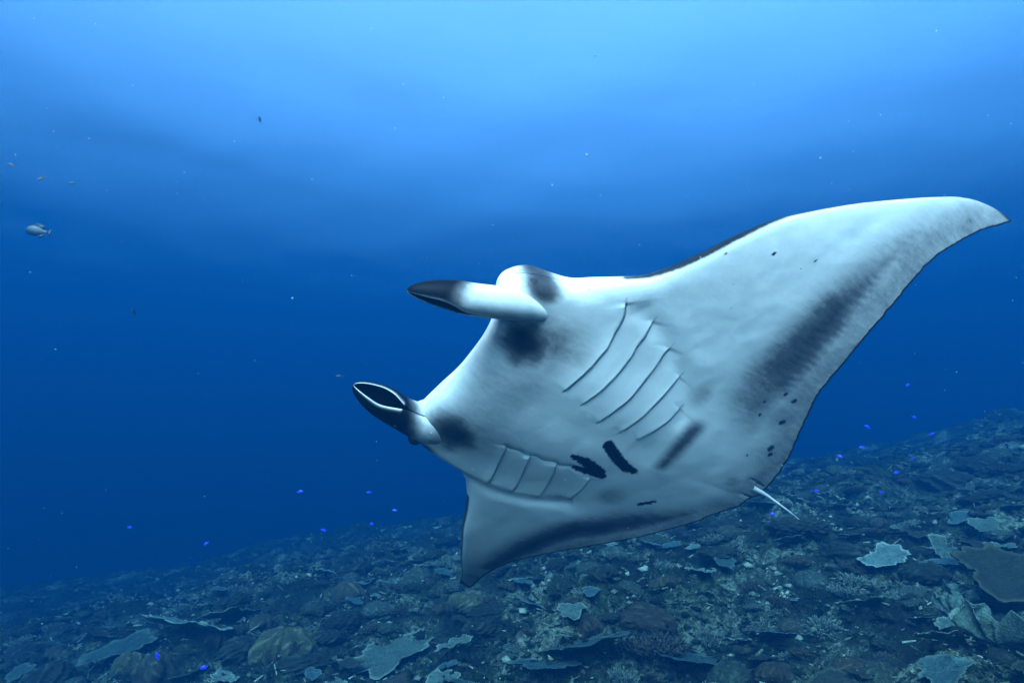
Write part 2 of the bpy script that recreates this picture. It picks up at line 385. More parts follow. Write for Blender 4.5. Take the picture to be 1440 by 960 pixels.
def build_manta():
    vd = np.concatenate([-np.linspace(.165, .452, 130)[::-1], np.linspace(-.165, .17, 330)[1:-1], np.linspace(.17, .4905, 140)])
    cc = np.concatenate([.12 * np.linspace(0, 1, 46) ** 1.7, np.linspace(.12, .585, 230)[1:], .585 + .415 * np.sin(np.linspace(0, math.pi / 2, 80))[1:]])
    V, C = np.meshgrid(vd, cc, indexing='ij'); s = np.abs(V)
    le = np.where(V >= 0, curve(LE_L, s), curve(LE_R, s)); te = np.where(V >= 0, curve(TE_L, s), curve(TE_R, s))
    # ragged, slightly notched margins
    te = te + (.0016 * noise2(V * 90, V * 0 + 2) + .0009 * noise2(V * 260, V * 0)) * smooth01((C - .9) / .1)
    U = le + (te - le) * C
    x = le - U; xt = U - te; chord = le - te
    vm = np.where(V >= 0, .491, .4525)
    tipf = np.clip((vm - s) / .05, 0, 1) ** .5
    core = np.exp(-(s / .125) ** 2.4)
    gap = .012 * np.sqrt(np.clip(1 - (s / .082) ** 2, 0, 1)) * np.exp(-(x / .06) ** 2)
    rn = .030 + .035 * core
    nose = np.sqrt(1 - np.exp(-2.6 * x / rn))
    rear = np.clip(1 - C, 0, 1)
    tb = .031 * core * (rear ** .95) * (1 + .45 * np.sin(np.clip(C, 0, 1) * math.pi)) / 1.15 + (.0125 * (1 - s / .52) * rear + .0008) * tipf
    tdo = .050 * core * (rear ** 1.05) * (1 + .3 * np.sin(np.clip(C, 0, 1) * math.pi)) + (.0135 * (1 - s / .52) * rear + .0008) * tipf
    hb = gap + np.maximum(tb - gap, 0) * nose; hd = gap * .8 + np.maximum(tdo - gap * .8, 0) * nose
    edge = np.clip(np.minimum(x, xt) / .006, 0, 1) ** .5
    # hollow along the line where gill covers meet the wing, shallow trough along the chest
    rl, gd = gill_relief(U, V)
    dline, _, _ = seg_dist(U, V, [(-.1087, .1531), (-.1541, .1419), (-.2007, .1223), (-.2395, .0932), (-.2558, .0683)])
    dliner, _, _ = seg_dist(U, V, [(-.085, -.138), (-.112, -.139), (-.147, -.138), (-.183, -.131), (-.222, -.113)])
    rl = rl - .0022 * np.exp(-(dline / .012) ** 2) - .0030 * np.exp(-(dliner / .009) ** 2)
    dinn, qinn, _ = seg_dist(U, V + .0015 * np.sin(U * 260), [(-.0836, -.0605), (-.1083, -.0606), (-.1430, -.0574), (-.1778, -.0524), (-.212, -.056)])
    rl = rl - .0012 * np.exp(-(dinn / .0035) ** 2); gd = np.maximum(gd, .42 * smooth01((.0016 - dinn) / .0014) * smooth01((1 - qinn) / .2))
    dmid, _, _ = seg_dist(U, V, [(-.07, .005), (-.24, .012)])
    rl = rl - .0022 * np.exp(-(dmid / .028) ** 2) + .0006 * fbm2(U * 14, V * 14, 3) * edge
    # pelvic fin creases next to the tail
    for seg in ([(-.4259, .0332), (-.4557, .0312)], [(-.432, .0066), (-.4538, .0073)]):
        dp, qp, _ = seg_dist(U, V, seg)
        rl = rl - .0012 * np.exp(-(dp / .002) ** 2); gd = np.maximum(gd, .85 * smooth01((.0018 - dp) / .0012) * (qp > .35))
    # swelling of the eye on the side of the head
    eye_b = np.exp(-(((U - .0) / .022) ** 2 + ((s - .118) / .016) ** 2))
    hb = hb + rl * edge + .004 * eye_b; hd = hd + .010 * eye_b * edge
    belly = bend(U, V, -hb); setback = .014 * np.sqrt(np.clip(1 - (s / .09) ** 2, 0, 1))
    back = bend(U - setback * np.exp(-x / .04), V, hd)
    Pb = np.maximum(belly_pigment(U, V, x, xt), gd)
    eyepatch = .90 * blob(U, s, (-.003, .1225), .020, .012, .65)
    Pb = np.maximum(Pb, eyepatch * (x < .05))
    # the back is black, with the pale flank of the head and shoulder bars
    Pd = np.ones(U.shape) * .985
    flank = smooth01((U + .03) / .012) * smooth01((s - .07) / .012)
    Pd = np.where(flank > 0, Pd * (1 - .96 * flank), Pd); Pd = np.maximum(Pd, eyepatch)
    Pd = np.where((x < .006 * np.clip((.185 - s) / .05, 0, 1)) & (s < .185), Pb, Pd)
    bar = blob(U, s, (-.10, .13), .025, .06, .5); Pd = np.minimum(Pd, 1 - .55 * bar)
    # mouth: rows that run from the lower lip back into the gullet and out to the upper lip
    NM = 15; qm = np.linspace(0, 1, NM + 2)[1:-1]
    Vm, Q = np.meshgrid(vd, qm, indexing='ij'); sm = np.abs(Vm)
    lem = np.where(Vm >= 0, curve(LE_L, sm), curve(LE_R, sm))
    open_ = np.sqrt(np.clip(1 - (sm / .082) ** 2, 0, 1))
    Um = lem - .085 * open_ * np.sin(Q * math.pi) ** .7 - .014 * Q * np.sqrt(np.clip(1 - (sm / .09) ** 2, 0, 1))
    Wm = (-(1 - Q) + Q * .8) * (.012 * open_ + .0003) 
    mouth = bend(Um, Vm, Wm)
    Pm = np.where(open_ > 0, .35 + .6 * np.sin(Q * math.pi), .5)
    Pm = np.where(sm > .08, Pb[:, :1], Pm)
    nv = len(vd)
    ring = np.concatenate([belly[:, ::-1], mouth, back], 1); Pr = np.concatenate([Pb[:, ::-1], Pm, Pd], 1)
    K = ring.shape[1]
    idx = np.arange(nv * K).reshape(nv, K)
    f = np.stack([idx[:-1, :-1], idx[1:, :-1], idx[1:, 1:], idx[:-1, 1:]], -1).reshape(-1, 4)
    te_f = np.stack([idx[:-1, -1], idx[1:, -1], idx[1:, 0], idx[:-1, 0]], -1).reshape(-1, 4)
    Vs, Ps, Fs = [ring.reshape(-1, 3)], [Pr.ravel()], [f, te_f]
    off = nv * K
    # close the wing tips
    for row in (idx[0], idx[-1]):
        a, b = row[:K // 2], row[::-1][:K // 2]
        Fs.append(np.stack([a[:-1], a[1:], b[1:], b[:-1]], -1))
    # head fins: a fleshy sheet rolled into a scroll, open towards the tip
    def scroll(path, rad, squash, roll, open_from, open_by, black_from, key, base_grey=0.):
        nonlocal off
        ns, na = 90, 56
        t = np.linspace(0, 1, ns); P3 = np.array(path, float)
        k = np.linspace(0, 1, len(P3))
        def spl(col):
            m = np.gradient(P3[:, col], k); i = np.clip(np.searchsorted(k, t) - 1, 0, len(k) - 2); h = k[i+1]-k[i]; w = (t-k[i])/h
            return (2*w**3-3*w**2+1)*P3[i,col]+(w**3-2*w**2+w)*h*m[i]+(-2*w**3+3*w**2)*P3[i+1,col]+(w**3-w**2)*h*m[i+1]
        cen = bend(spl(0), spl(1), spl(2))
        tan = np.gradient(cen, axis=0); tan /= np.linalg.norm(tan, axis=1)[:, None]
        n1 = np.cross(tan, np.array([0, 0, 1.])); n1 /= np.linalg.norm(n1, axis=1)[:, None]
        n2 = np.cross(n1, tan)
        rr = np.interp(t, np.linspace(0, 1, len(rad)), rad) * DW
        rr = rr * np.sqrt(np.clip(1 - np.clip((t - .72) / .282, 0, 1) ** 2.2, .0, 1))
        opening = smooth01((t - open_from) / .25) * open_by
        rings, pig = [], []
        for i in range(ns):
            a0 = roll + opening[i] / 2 + .02; a1 = roll + 2 * math.pi - opening[i] / 2 - .02
            an = np.linspace(a0, a1, na)
            th = min(.0075, rr[i] * .45 + .0005)
            spiral = 1 + .16 * (an - a0) / (a1 - a0) * min(1, opening[i] / .8)
            ro, ri = rr[i] * spiral, np.maximum(rr[i] * spiral - th, .0004)
            lip = np.minimum(np.arange(na), na - 1 - np.arange(na)) / 3.
            ro = ro - th * .5 * np.clip(1 - lip, 0, 1); ri = ri + th * .45 * np.clip(1 - lip, 0, 1)
            o_ = cen[i] + (np.cos(an) * ro)[:, None] * n1[i] + (np.sin(an) * ro * squash)[:, None] * n2[i]
            i_ = cen[i] + (np.cos(an) * ri)[:, None] * n1[i] + (np.sin(an) * ri * squash)[:, None] * n2[i]
            rings.append(np.concatenate([o_, i_[::-1]]))
            dk = smooth01((t[i] - black_from + .05 * np.sin(an * 1.0 + key)) / .18)
            rim = np.clip(1 - np.minimum(np.arange(na), na - 1 - np.arange(na)) / 2.2, 0, 1) * (opening[i] > .25)
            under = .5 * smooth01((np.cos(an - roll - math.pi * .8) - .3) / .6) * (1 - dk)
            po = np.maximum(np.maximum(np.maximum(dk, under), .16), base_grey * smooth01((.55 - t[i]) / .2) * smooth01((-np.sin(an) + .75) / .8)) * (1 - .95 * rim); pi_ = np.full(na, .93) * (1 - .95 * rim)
            pig.append(np.concatenate([po, pi_[::-1]]))
        rg = np.array(rings); m2 = 2 * na
        ix = np.arange(ns * m2).reshape(ns, m2) + off; nx = np.roll(ix, -1, axis=1)
        Fs.append(np.stack([ix[:-1], nx[:-1], nx[1:], ix[1:]], -1).reshape(-1, 4))
        Fs.append(np.stack([ix[-1, :na - 1], ix[-1, 1:na], ix[-1, ::-1][1:na], ix[-1, ::-1][:na - 1]], -1))
        Vs.append(rg.reshape(-1, 3)); Ps.append(np.concatenate(pig)); off += ns * m2
    scroll([(-.036, .0965, -.016), (-.004, .0965, -.023), (.030, .0895, -.0295), (.07, .0745, -.034), (.115, .057, -.034)], [.004, .0105, .0150, .0168, .0165, .0155, .013], .95, -.85, .6, 1.7, .60, 0)
    scroll([(-.085, -.082, .012), (-.035, -.092, .0), (.015, -.094, -.008), (.06, -.087, -.014), (.101, -.080, -.016)], [.012, .022, .023, .019, .0165, .0135], .95, 3.75, .60, 1.35, .44, 2, .55)
    # whip tail
    tp = [(-.44, .022, .0), (-.47, .021, -.001), (-.50, .018, -.002), (-.535, .013, .0), (-.56, .008, .004)]
    tr = [.0052, .0024, .0015, .001, .0005]
    nt_, na = 40, 10
    k = np.linspace(0, 1, 5); t = np.linspace(0, 1, nt_)
    cen = bend(*[np.interp(t, k, [p_[j] for p_ in tp]) for j in range(3)]); rr = np.interp(t, k, tr) * DW
    an = np.linspace(0, 2 * math.pi, na, endpoint=False)
    rg = cen[:, None, :] + rr[:, None, None] * (np.cos(an)[None, :, None] * np.array([0, 1., 0]) + np.sin(an)[None, :, None] * np.array([0, 0, 1.]))
    ix = np.arange(nt_ * na).reshape(nt_, na) + off; nx = np.roll(ix, -1, axis=1)
    Fs.append(np.stack([ix[:-1], nx[:-1], nx[1:], ix[1:]], -1).reshape(-1, 4)); Vs.append(rg.reshape(-1, 3)); Ps.append(np.full(nt_ * na, .05)); off += nt_ * na
    Rx = np.array(Matrix.Rotation(math.radians(90 + PITCH), 3, 'X'))
    me = new_mesh('manta_ray', np.concatenate(Vs), np.concatenate(Fs), M['manta'], True, {'pigment': ('FLOAT', np.concatenate(Ps))})
    o = link('manta_ray', me)
    W = np.eye(4); W[:3, :3] = Rx @ MR; W[:3, 3] = Rx @ MT
    o.matrix_world = Matrix(W.tolist())
    tag(o, 'large white-bellied manta ray gliding with wings spread above the reef', 'manta ray')
    # eyes
    for sgn in (1, -1):
        c = bend(np.array(.003), np.array(sgn * .1185), np.array(-.010))
        bm = bmesh.new(); bmesh.ops.create_uvsphere(bm, u_segments=20, v_segments=14, radius=.024)
        bmesh.ops.scale(bm, vec=(1.05, .8, .95), verts=bm.verts)
        em = bpy.data.meshes.new('eye'); bm.to_mesh(em); bm.free(); em.materials.append(M['eye'])
        for p_ in em.polygons: p_.use_smooth = True
        e = link('eye', em, o); e.location = c
    return o

# ------------------------------------------------------------------ build
M = {}
M['manta'] = manta_material()
M['eye'] = plain_material('eye_black', (.006, .008, .010), .75)
M['seabed'] = reef_material('reef_rock', [(.28, (0.0017, 0.0054, 0.0028)), (.42, (0.0054, 0.0135, 0.0069)), (.52, (0.0142, 0.0283, 0.0137)), (.60, (0.0402, 0.0623, 0.0408)), (.74, (0.1380, 0.1900, 0.1341))], 3.5, .95, .9, .03, 'cover', 30., False)
build_seabed()
build_manta()


# ------------------------------------------------------------------ reef life
def ground_hit(px, py):
    d = at(px, py, 1.0); t = np.geomspace(1.2, 60, 3000)
    p = d[None] * t[:, None]
    below = p[:, 2] < ground_z(p[:, 0], p[:, 1])
    i = int(np.argmax(below)) if below.any() else len(t) - 1
    return p[i], t[i]                                   # world point, depth along the axis

def grid_faces(nr, na, closed=True):
    idx = np.arange(nr * na).reshape(nr, na)
    if closed:
        nx = np.roll(idx, -1, axis=1); return np.stack([idx[:-1], idx[1:], nx[1:], nx[:-1]], -1).reshape(-1, 4)
    return np.stack([idx[:-1, :-1], idx[1:, :-1], idx[1:, 1:], idx[:-1, 1:]], -1).reshape(-1, 4)

def plate_mesh(seed, mat, lobes=5, fan=False, ripple=.05, cup=.12, thick=.025):
    """thin irregular coral sheet of radius about 1 with lobed margin, wavy surface, thickness; origin at its attachment"""
    r = np.random.default_rng(seed); na, nr = 84, 22
    a = np.linspace(0, 2 * math.pi, na, endpoint=False); q = np.linspace(0.0, 1, nr)
    ph = r.uniform(0, 6.28, 8)
    rad = 1 + .10 * np.sin(lobes * a + ph[0]) * np.sin(2 * a + ph[1]) + .24 * np.sin(2 * a + ph[2]) + .13 * np.sin(3 * a + ph[3]) + .03 * np.sin(11 * a + ph[4]) + .03 * np.sin(23 * a + ph[5]) + .02 * np.sin(41 * a + ph[6])
    rad = rad * (1 - .20 * np.clip(np.cos(a * 2 + ph[7]) - .85, 0, 1) / .15 - .08 * np.clip(np.cos(a * 5 + ph[6]) - .8, 0, 1) / .2)
    if fan: rad = rad * (.55 + .45 * np.cos((a - math.pi) / 2) ** 2 * 1.2)
    A, Q = np.meshgrid(a, q); Rr = Q * rad[None]
    x, y = np.cos(A) * Rr, np.sin(A) * Rr
    z = cup * Q ** 2 + ripple * Q * (np.sin(6 * A + 3 * Q + ph[2]) * .6 + noise2(x * 3 + seed, y * 3) * 1.1) + .02 * noise2(x * 9, y * 9 + seed)
    if fan: z = z + .10 * np.sin(9 * A + ph[1]) * Q
    th = thick * (1.25 - Q)
    top = np.stack([x, y, z], -1); bot = np.stack([x * .985, y * .985, z - thick - th * 1.5], -1)
    V = np.concatenate([top, bot[::-1]]).reshape(-1, 3)
    F = grid_faces(2 * nr, na)
    e = np.concatenate([Q, Q[::-1] * .6]).ravel()
    return new_mesh('coral_plate', V, F[:, ::-1], mat, True, {'rim': ('FLOAT', e)})

def mound_mesh(seed, mat, knob=.12, freq=5., flat=.6, folds=0, na=64, nr=26, over=.25):
    r = np.random.default_rng(seed)
    a = np.linspace(0, 2 * math.pi, na, endpoint=False); q = np.linspace(.01, 1, nr)
    A, Q = np.meshgrid(a, q); th = Q * (math.pi * (.5 + over))
    ph = r.uniform(0, 6.28, 6)
    R0 = 1 + .18 * np.sin(2 * A + ph[0]) * Q + .10 * np.sin(3 * A + ph[1]) * Q
    px, py, pz = np.sin(th) * np.cos(A), np.sin(th) * np.sin(A), np.cos(th)
    n = fbm2(px * freq + seed * 3.1 + pz * 2, py * freq - pz * 1.7 + seed, 4, .55)
    d1, d2, _ = cells2(px * freq * 1.1 + seed, py * freq * 1.1 + pz * freq * .6, seed % 7)
    R1 = R0 + knob * n + knob * 1.1 * (.5 - d1)
    if folds:
        R1 = R1 + .17 * Q * np.sin(folds * A + ph[2] + 1.6 * np.sin(3 * A + ph[3]) + 2.2 * Q) * (1 - .2 * Q)
    V = np.stack([px * R1, py * R1, pz * R1 * flat], -1)
    return new_mesh('coral_mound', V.reshape(-1, 3), grid_faces(nr, na), mat, True, {'rim': ('FLOAT', np.clip(.5 + n * .6 + (R1 - 1) * .8, 0, 1).ravel())})

def twig_arrays(P0, P1, r0, r1, sides=5):
    d = P1 - P0; L = np.linalg.norm(d, axis=1)[:, None]; d = d / np.maximum(L, 1e-6)
    ref = np.where(np.abs(d[:, 2:3]) < .9, np.array([[0, 0, 1.]]), np.array([[1., 0, 0]]))
    n1 = np.cross(d, ref); n1 /= np.linalg.norm(n1, axis=1)[:, None]; n2 = np.cross(d, n1)
    an = np.linspace(0, 2 * math.pi, sides, endpoint=False)
    c, s = np.cos(an)[None, :, None], np.sin(an)[None, :, None]
    ring = lambda P, r: P[:, None] + r[:, None, None] * (c * n1[:, None] + s * n2[:, None])
    mid = P0 * .45 + P1 * .55
    V = np.concatenate([ring(P0, r0), ring(mid, (r0 + r1) * .52), ring(P1 - d * r1[:, None] * .6, r1), ring(P1, r1 * .35)], 1)
    m = len(P0); K = 4 * sides
    base = (np.arange(m) * K)[:, None, None]
    f = grid_faces(4, sides)[None] + base
    cap = None
    return V.reshape(-1, 3), f.reshape(-1, 4), np.tile(np.repeat([0, .4, .85, 1.], sides), m)

def branch_mesh(seed, mat, n=70, spread=1.0, height=.75):
    r = np.random.default_rng(seed); P0, P1, R0, R1 = [], [], [], []
    for i in range(n):
        a = r.uniform(0, 6.28); q = math.sqrt(r.uniform(0, 1))
        b = np.array([math.cos(a) * q * .6 * spread, math.sin(a) * q * .6 * spread, -.1])
        d = np.array([math.cos(a) * q * .9, math.sin(a) * q * .9, r.uniform(.45, 1)]); d /= np.linalg.norm(d)
        e = b + d * height * r.uniform(.55, 1.1) + r.normal(0, .05, 3)
        P0.append(b); P1.append(e); R0.append(.06 * r.uniform(.8, 1.2)); R1.append(.028)
        for k in range(r.integers(1, 4)):
            m = b + (e - b) * r.uniform(.35, .85); dd = d + r.normal(0, .55, 3); dd[2] = abs(dd[2]); dd /= np.linalg.norm(dd)
            P0.append(m); P1.append(m + dd * r.uniform(.15, .38)); R0.append(.042); R1.append(.02)
    V, F, t = twig_arrays(np.array(P0), np.array(P1), np.array(R0), np.array(R1))
    return new_mesh('coral_branches', V, F, mat, True, {'rim': ('FLOAT', t)})

def coral_material(name, dark, mid, pale, rim_lo=.75, scale=30., bump=.5, mottle=.75):
    """coral tissue: mottled, with a paler growing margin or branch tips (attribute rim)"""
    m, nt, b, out = nodes_of(name); L = nt.links.new
    at_ = nd(nt, 'ShaderNodeAttribute', attribute_name='rim'); oi = nd(nt, 'ShaderNodeObjectInfo'); geo = nd(nt, 'ShaderNodeNewGeometry')
    n1 = nd(nt, 'ShaderNodeTexNoise', Scale=scale * .35, Detail=8.0, Roughness=.7); L(geo.outputs['Position'], n1.inputs['Vector'])
    n2 = nd(nt, 'ShaderNodeTexVoronoi', Scale=scale * 3.2); L(geo.outputs['Position'], n2.inputs['Vector'])
    f = math_(nt, 'ADD', math_(nt, 'MULTIPLY', n1.outputs[0], .8), math_(nt, 'MULTIPLY', math_(nt, 'SUBTRACT', .5, n2.outputs['Distance']), .35))
    n3 = nd(nt, 'ShaderNodeTexNoise', Scale=scale * 1.6, Detail=6.0, Roughness=.75); L(geo.outputs['Position'], n3.inputs['Vector'])
    c0 = ramp(nt, f, [(.2, dark), (.5, mid), (.8, tuple(x * 1.25 for x in mid))])
    mt = ramp(nt, n3.outputs[0], [(.34, (.28, .33, .28)), (.48, (.85, .88, .85)), (.58, (1.1, 1.1, 1.05)), (.70, (1.9, 1.9, 1.7))])
    mm = nd(nt, 'ShaderNodeMix', data_type='RGBA', blend_type='MULTIPLY'); mm.inputs[0].default_value = mottle; L(c0, mm.inputs[6]); L(mt, mm.inputs[7]); c = mm.outputs[2]
    fac = math_(nt, 'MULTIPLY', math_(nt, 'SUBTRACT', at_.outputs['Fac'], rim_lo), 1 / (1.02 - rim_lo), True)
    fac = math_(nt, 'MULTIPLY', fac, math_(nt, 'ADD', .25, n1.outputs[0]), True)
    mx = nd(nt, 'ShaderNodeMix', data_type='RGBA'); L(fac, mx.inputs[0]); L(c, mx.inputs[6]); mx.inputs[7].default_value = (*pale, 1)
    hs = nd(nt, 'ShaderNodeHueSaturation')
    L(math_(nt, 'ADD', .47, math_(nt, 'MULTIPLY', oi.outputs['Random'], .06)), hs.inputs['Hue']); L(math_(nt, 'ADD', .75, math_(nt, 'MULTIPLY', oi.outputs['Random'], .5)), hs.inputs['Value'])
    L(mx.outputs[2], hs.inputs['Color']); L(hs.outputs[0], b.inputs['Base Color'])
    b.inputs['Roughness'].default_value = .85; b.inputs['Specular IOR Level'].default_value = .15
    bp = nd(nt, 'ShaderNodeBump', Strength=bump, Distance=.012); L(math_(nt, 'ADD', n1.outputs[0], math_(nt, 'MULTIPLY', n2.outputs['Distance'], -.6)), bp.inputs['Height']); L(bp.outputs[0], b.inputs['Normal'])
    return m

M['plate_blue'] = coral_material('plate_coral_bluegrey', (0.0098, 0.0311, 0.0311), (0.0246, 0.0622, 0.0648), (0.0766, 0.1306, 0.1089), .8)
M['plate_pale'] = coral_material('plate_coral_pale', (0.0246, 0.0466, 0.0389), (0.0547, 0.0995, 0.0830), (0.1751, 0.2488, 0.1866), .86)
M['plate_brown'] = coral_material('plate_coral_brown', (0.0044, 0.0094, 0.0057), (0.0120, 0.0199, 0.0114), (0.0438, 0.0591, 0.0363), .85)
M['leather'] = coral_material('leather_coral_tan', (0.0131, 0.0174, 0.0088), (0.0328, 0.0410, 0.0197), (0.0930, 0.1089, 0.0518), .62, 22., .3)
M['leather_dark'] = coral_material('leather_coral_brown', (0.0077, 0.0100, 0.0062), (0.0197, 0.0230, 0.0134), (0.0493, 0.0560, 0.0311), .66, 22., .3)
M['mound'] = coral_material('mound_coral_grey', (0.0082, 0.0174, 0.0125), (0.0208, 0.0374, 0.0259), (0.0547, 0.0871, 0.0596), .7)
M['mound_dark'] = coral_material('mound_coral_dark', (0.0022, 0.0062, 0.0042), (0.0071, 0.0143, 0.0088), (0.0246, 0.0386, 0.0238), .7)
M['branch'] = coral_material('branching_coral_pale', (0.0154, 0.0298, 0.0238), (0.0383, 0.0653, 0.0518), (0.1422, 0.1929, 0.1400), .55)
M['branch_brown'] = coral_material('branching_coral_brown', (0.0071, 0.0094, 0.0062), (0.0192, 0.0230, 0.0134), (0.0930, 0.1089, 0.0726), .6)

PROTO = {}
def proto(kind, i):
    k = (kind, i)
    if k not in PROTO:
        s = hash_seed = i * 13 + sum(map(ord, kind))
        if kind == 'plate_blue': me = plate_mesh(s, M['plate_blue'], 4 + i % 3)
        elif kind == 'plate_pale': me = plate_mesh(s, M['plate_pale'], 5 + i % 3, ripple=.08)
        elif kind == 'plate_brown': me = plate_mesh(s, M['plate_brown'], 3 + i % 3, thick=.04)
        elif kind == 'fan_pale': me = plate_mesh(s, M['plate_pale'], 4, True, .09, .25, .018)
        elif kind == 'leather': me = mound_mesh(s, M['leather'], .05, 3.0, .62, 8 + i % 4, 110, 34)
        elif kind == 'leather_dark': me = mound_mesh(s, M['leather_dark'], .06, 3.0, .5, 7 + i % 4, 110, 34)
        elif kind == 'mound': me = mound_mesh(s, M['mound'], .13, 4.5, .6)
        elif kind == 'mound_dark': me = mound_mesh(s, M['mound_dark'], .22, 3.6, .5)
        elif kind == 'branch': me = branch_mesh(s, M['branch'])
        elif kind == 'branch_brown': me = branch_mesh(s, M['branch_brown'], 110, 1.1, .6)
        PROTO[k] = me
    return PROTO[k]
_st = mound_mesh(991, M['mound_dark'], .1, 3., 1.0, 0, 20, 9)
_st.name = 'stalk'
NAMES = {'plate_blue': 'plate_coral', 'plate_pale': 'plate_coral', 'plate_brown': 'plate_coral', 'fan_pale': 'fan_coral', 'leather': 'leather_coral', 'leather_dark': 'leather_coral', 'mound': 'mound_coral', 'mound_dark': 'reef_boulder', 'branch': 'branching_coral', 'branch_brown': 'branching_coral'}
PART = {'plate_coral': 'plate', 'fan_coral': 'fan'}
PLACED = []
def coral(kind, x, y, size, label, group=None, tilt=(0, 0), lift=.0, rz=None, var=None, squash=1.0):
    """size is the radius in metres; plates get a stalk underneath"""
    name = NAMES[kind]; var = R_.randrange(4) if var is None else var
    rz = R_.uniform(0, 6.28) if rz is None else rz
    z = float(ground_z(x, y))
    me = proto(kind, var)
    if kind.startswith('plate') or kind == 'fan_pale':
        root = bpy.data.objects.new(name, None); COL.objects.link(root); root.empty_display_size = .1
        root.location = (x, y, z - .01)
        h = size * .22 + .03 + lift
        p = link(PART[name], me, root); p.location = (0, 0, h); p.scale = (size, size, size * squash); p.rotation_euler = (tilt[0], tilt[1], rz)
        s = link('stalk', _st, root); s.location = (0, 0, h * .1); s.scale = (size * .26, size * .26, h * .55)
        o = root
    else:
        o = link(name, me); o.location = (x, y, z + size * .04 + lift); o.scale = (size, size * R_.uniform(.8, 1.05), size * squash * R_.uniform(.85, 1.15)); o.rotation_euler = (tilt[0], tilt[1], rz)
    tag(o, label, 'coral' if name != 'reef_boulder' else 'boulder', group)
    PLACED.append((x, y, size))
    return o
def coral_px(kind, px, py, wpx, label, **kw):
    p, d = ground_hit(px, py)
    rx = np.linalg.norm(p) / math.sqrt(1 + ((px - PCX) / FPX) ** 2)
    return coral(kind, p[0], p[1], wpx / FPX * d * .5, label, **kw)

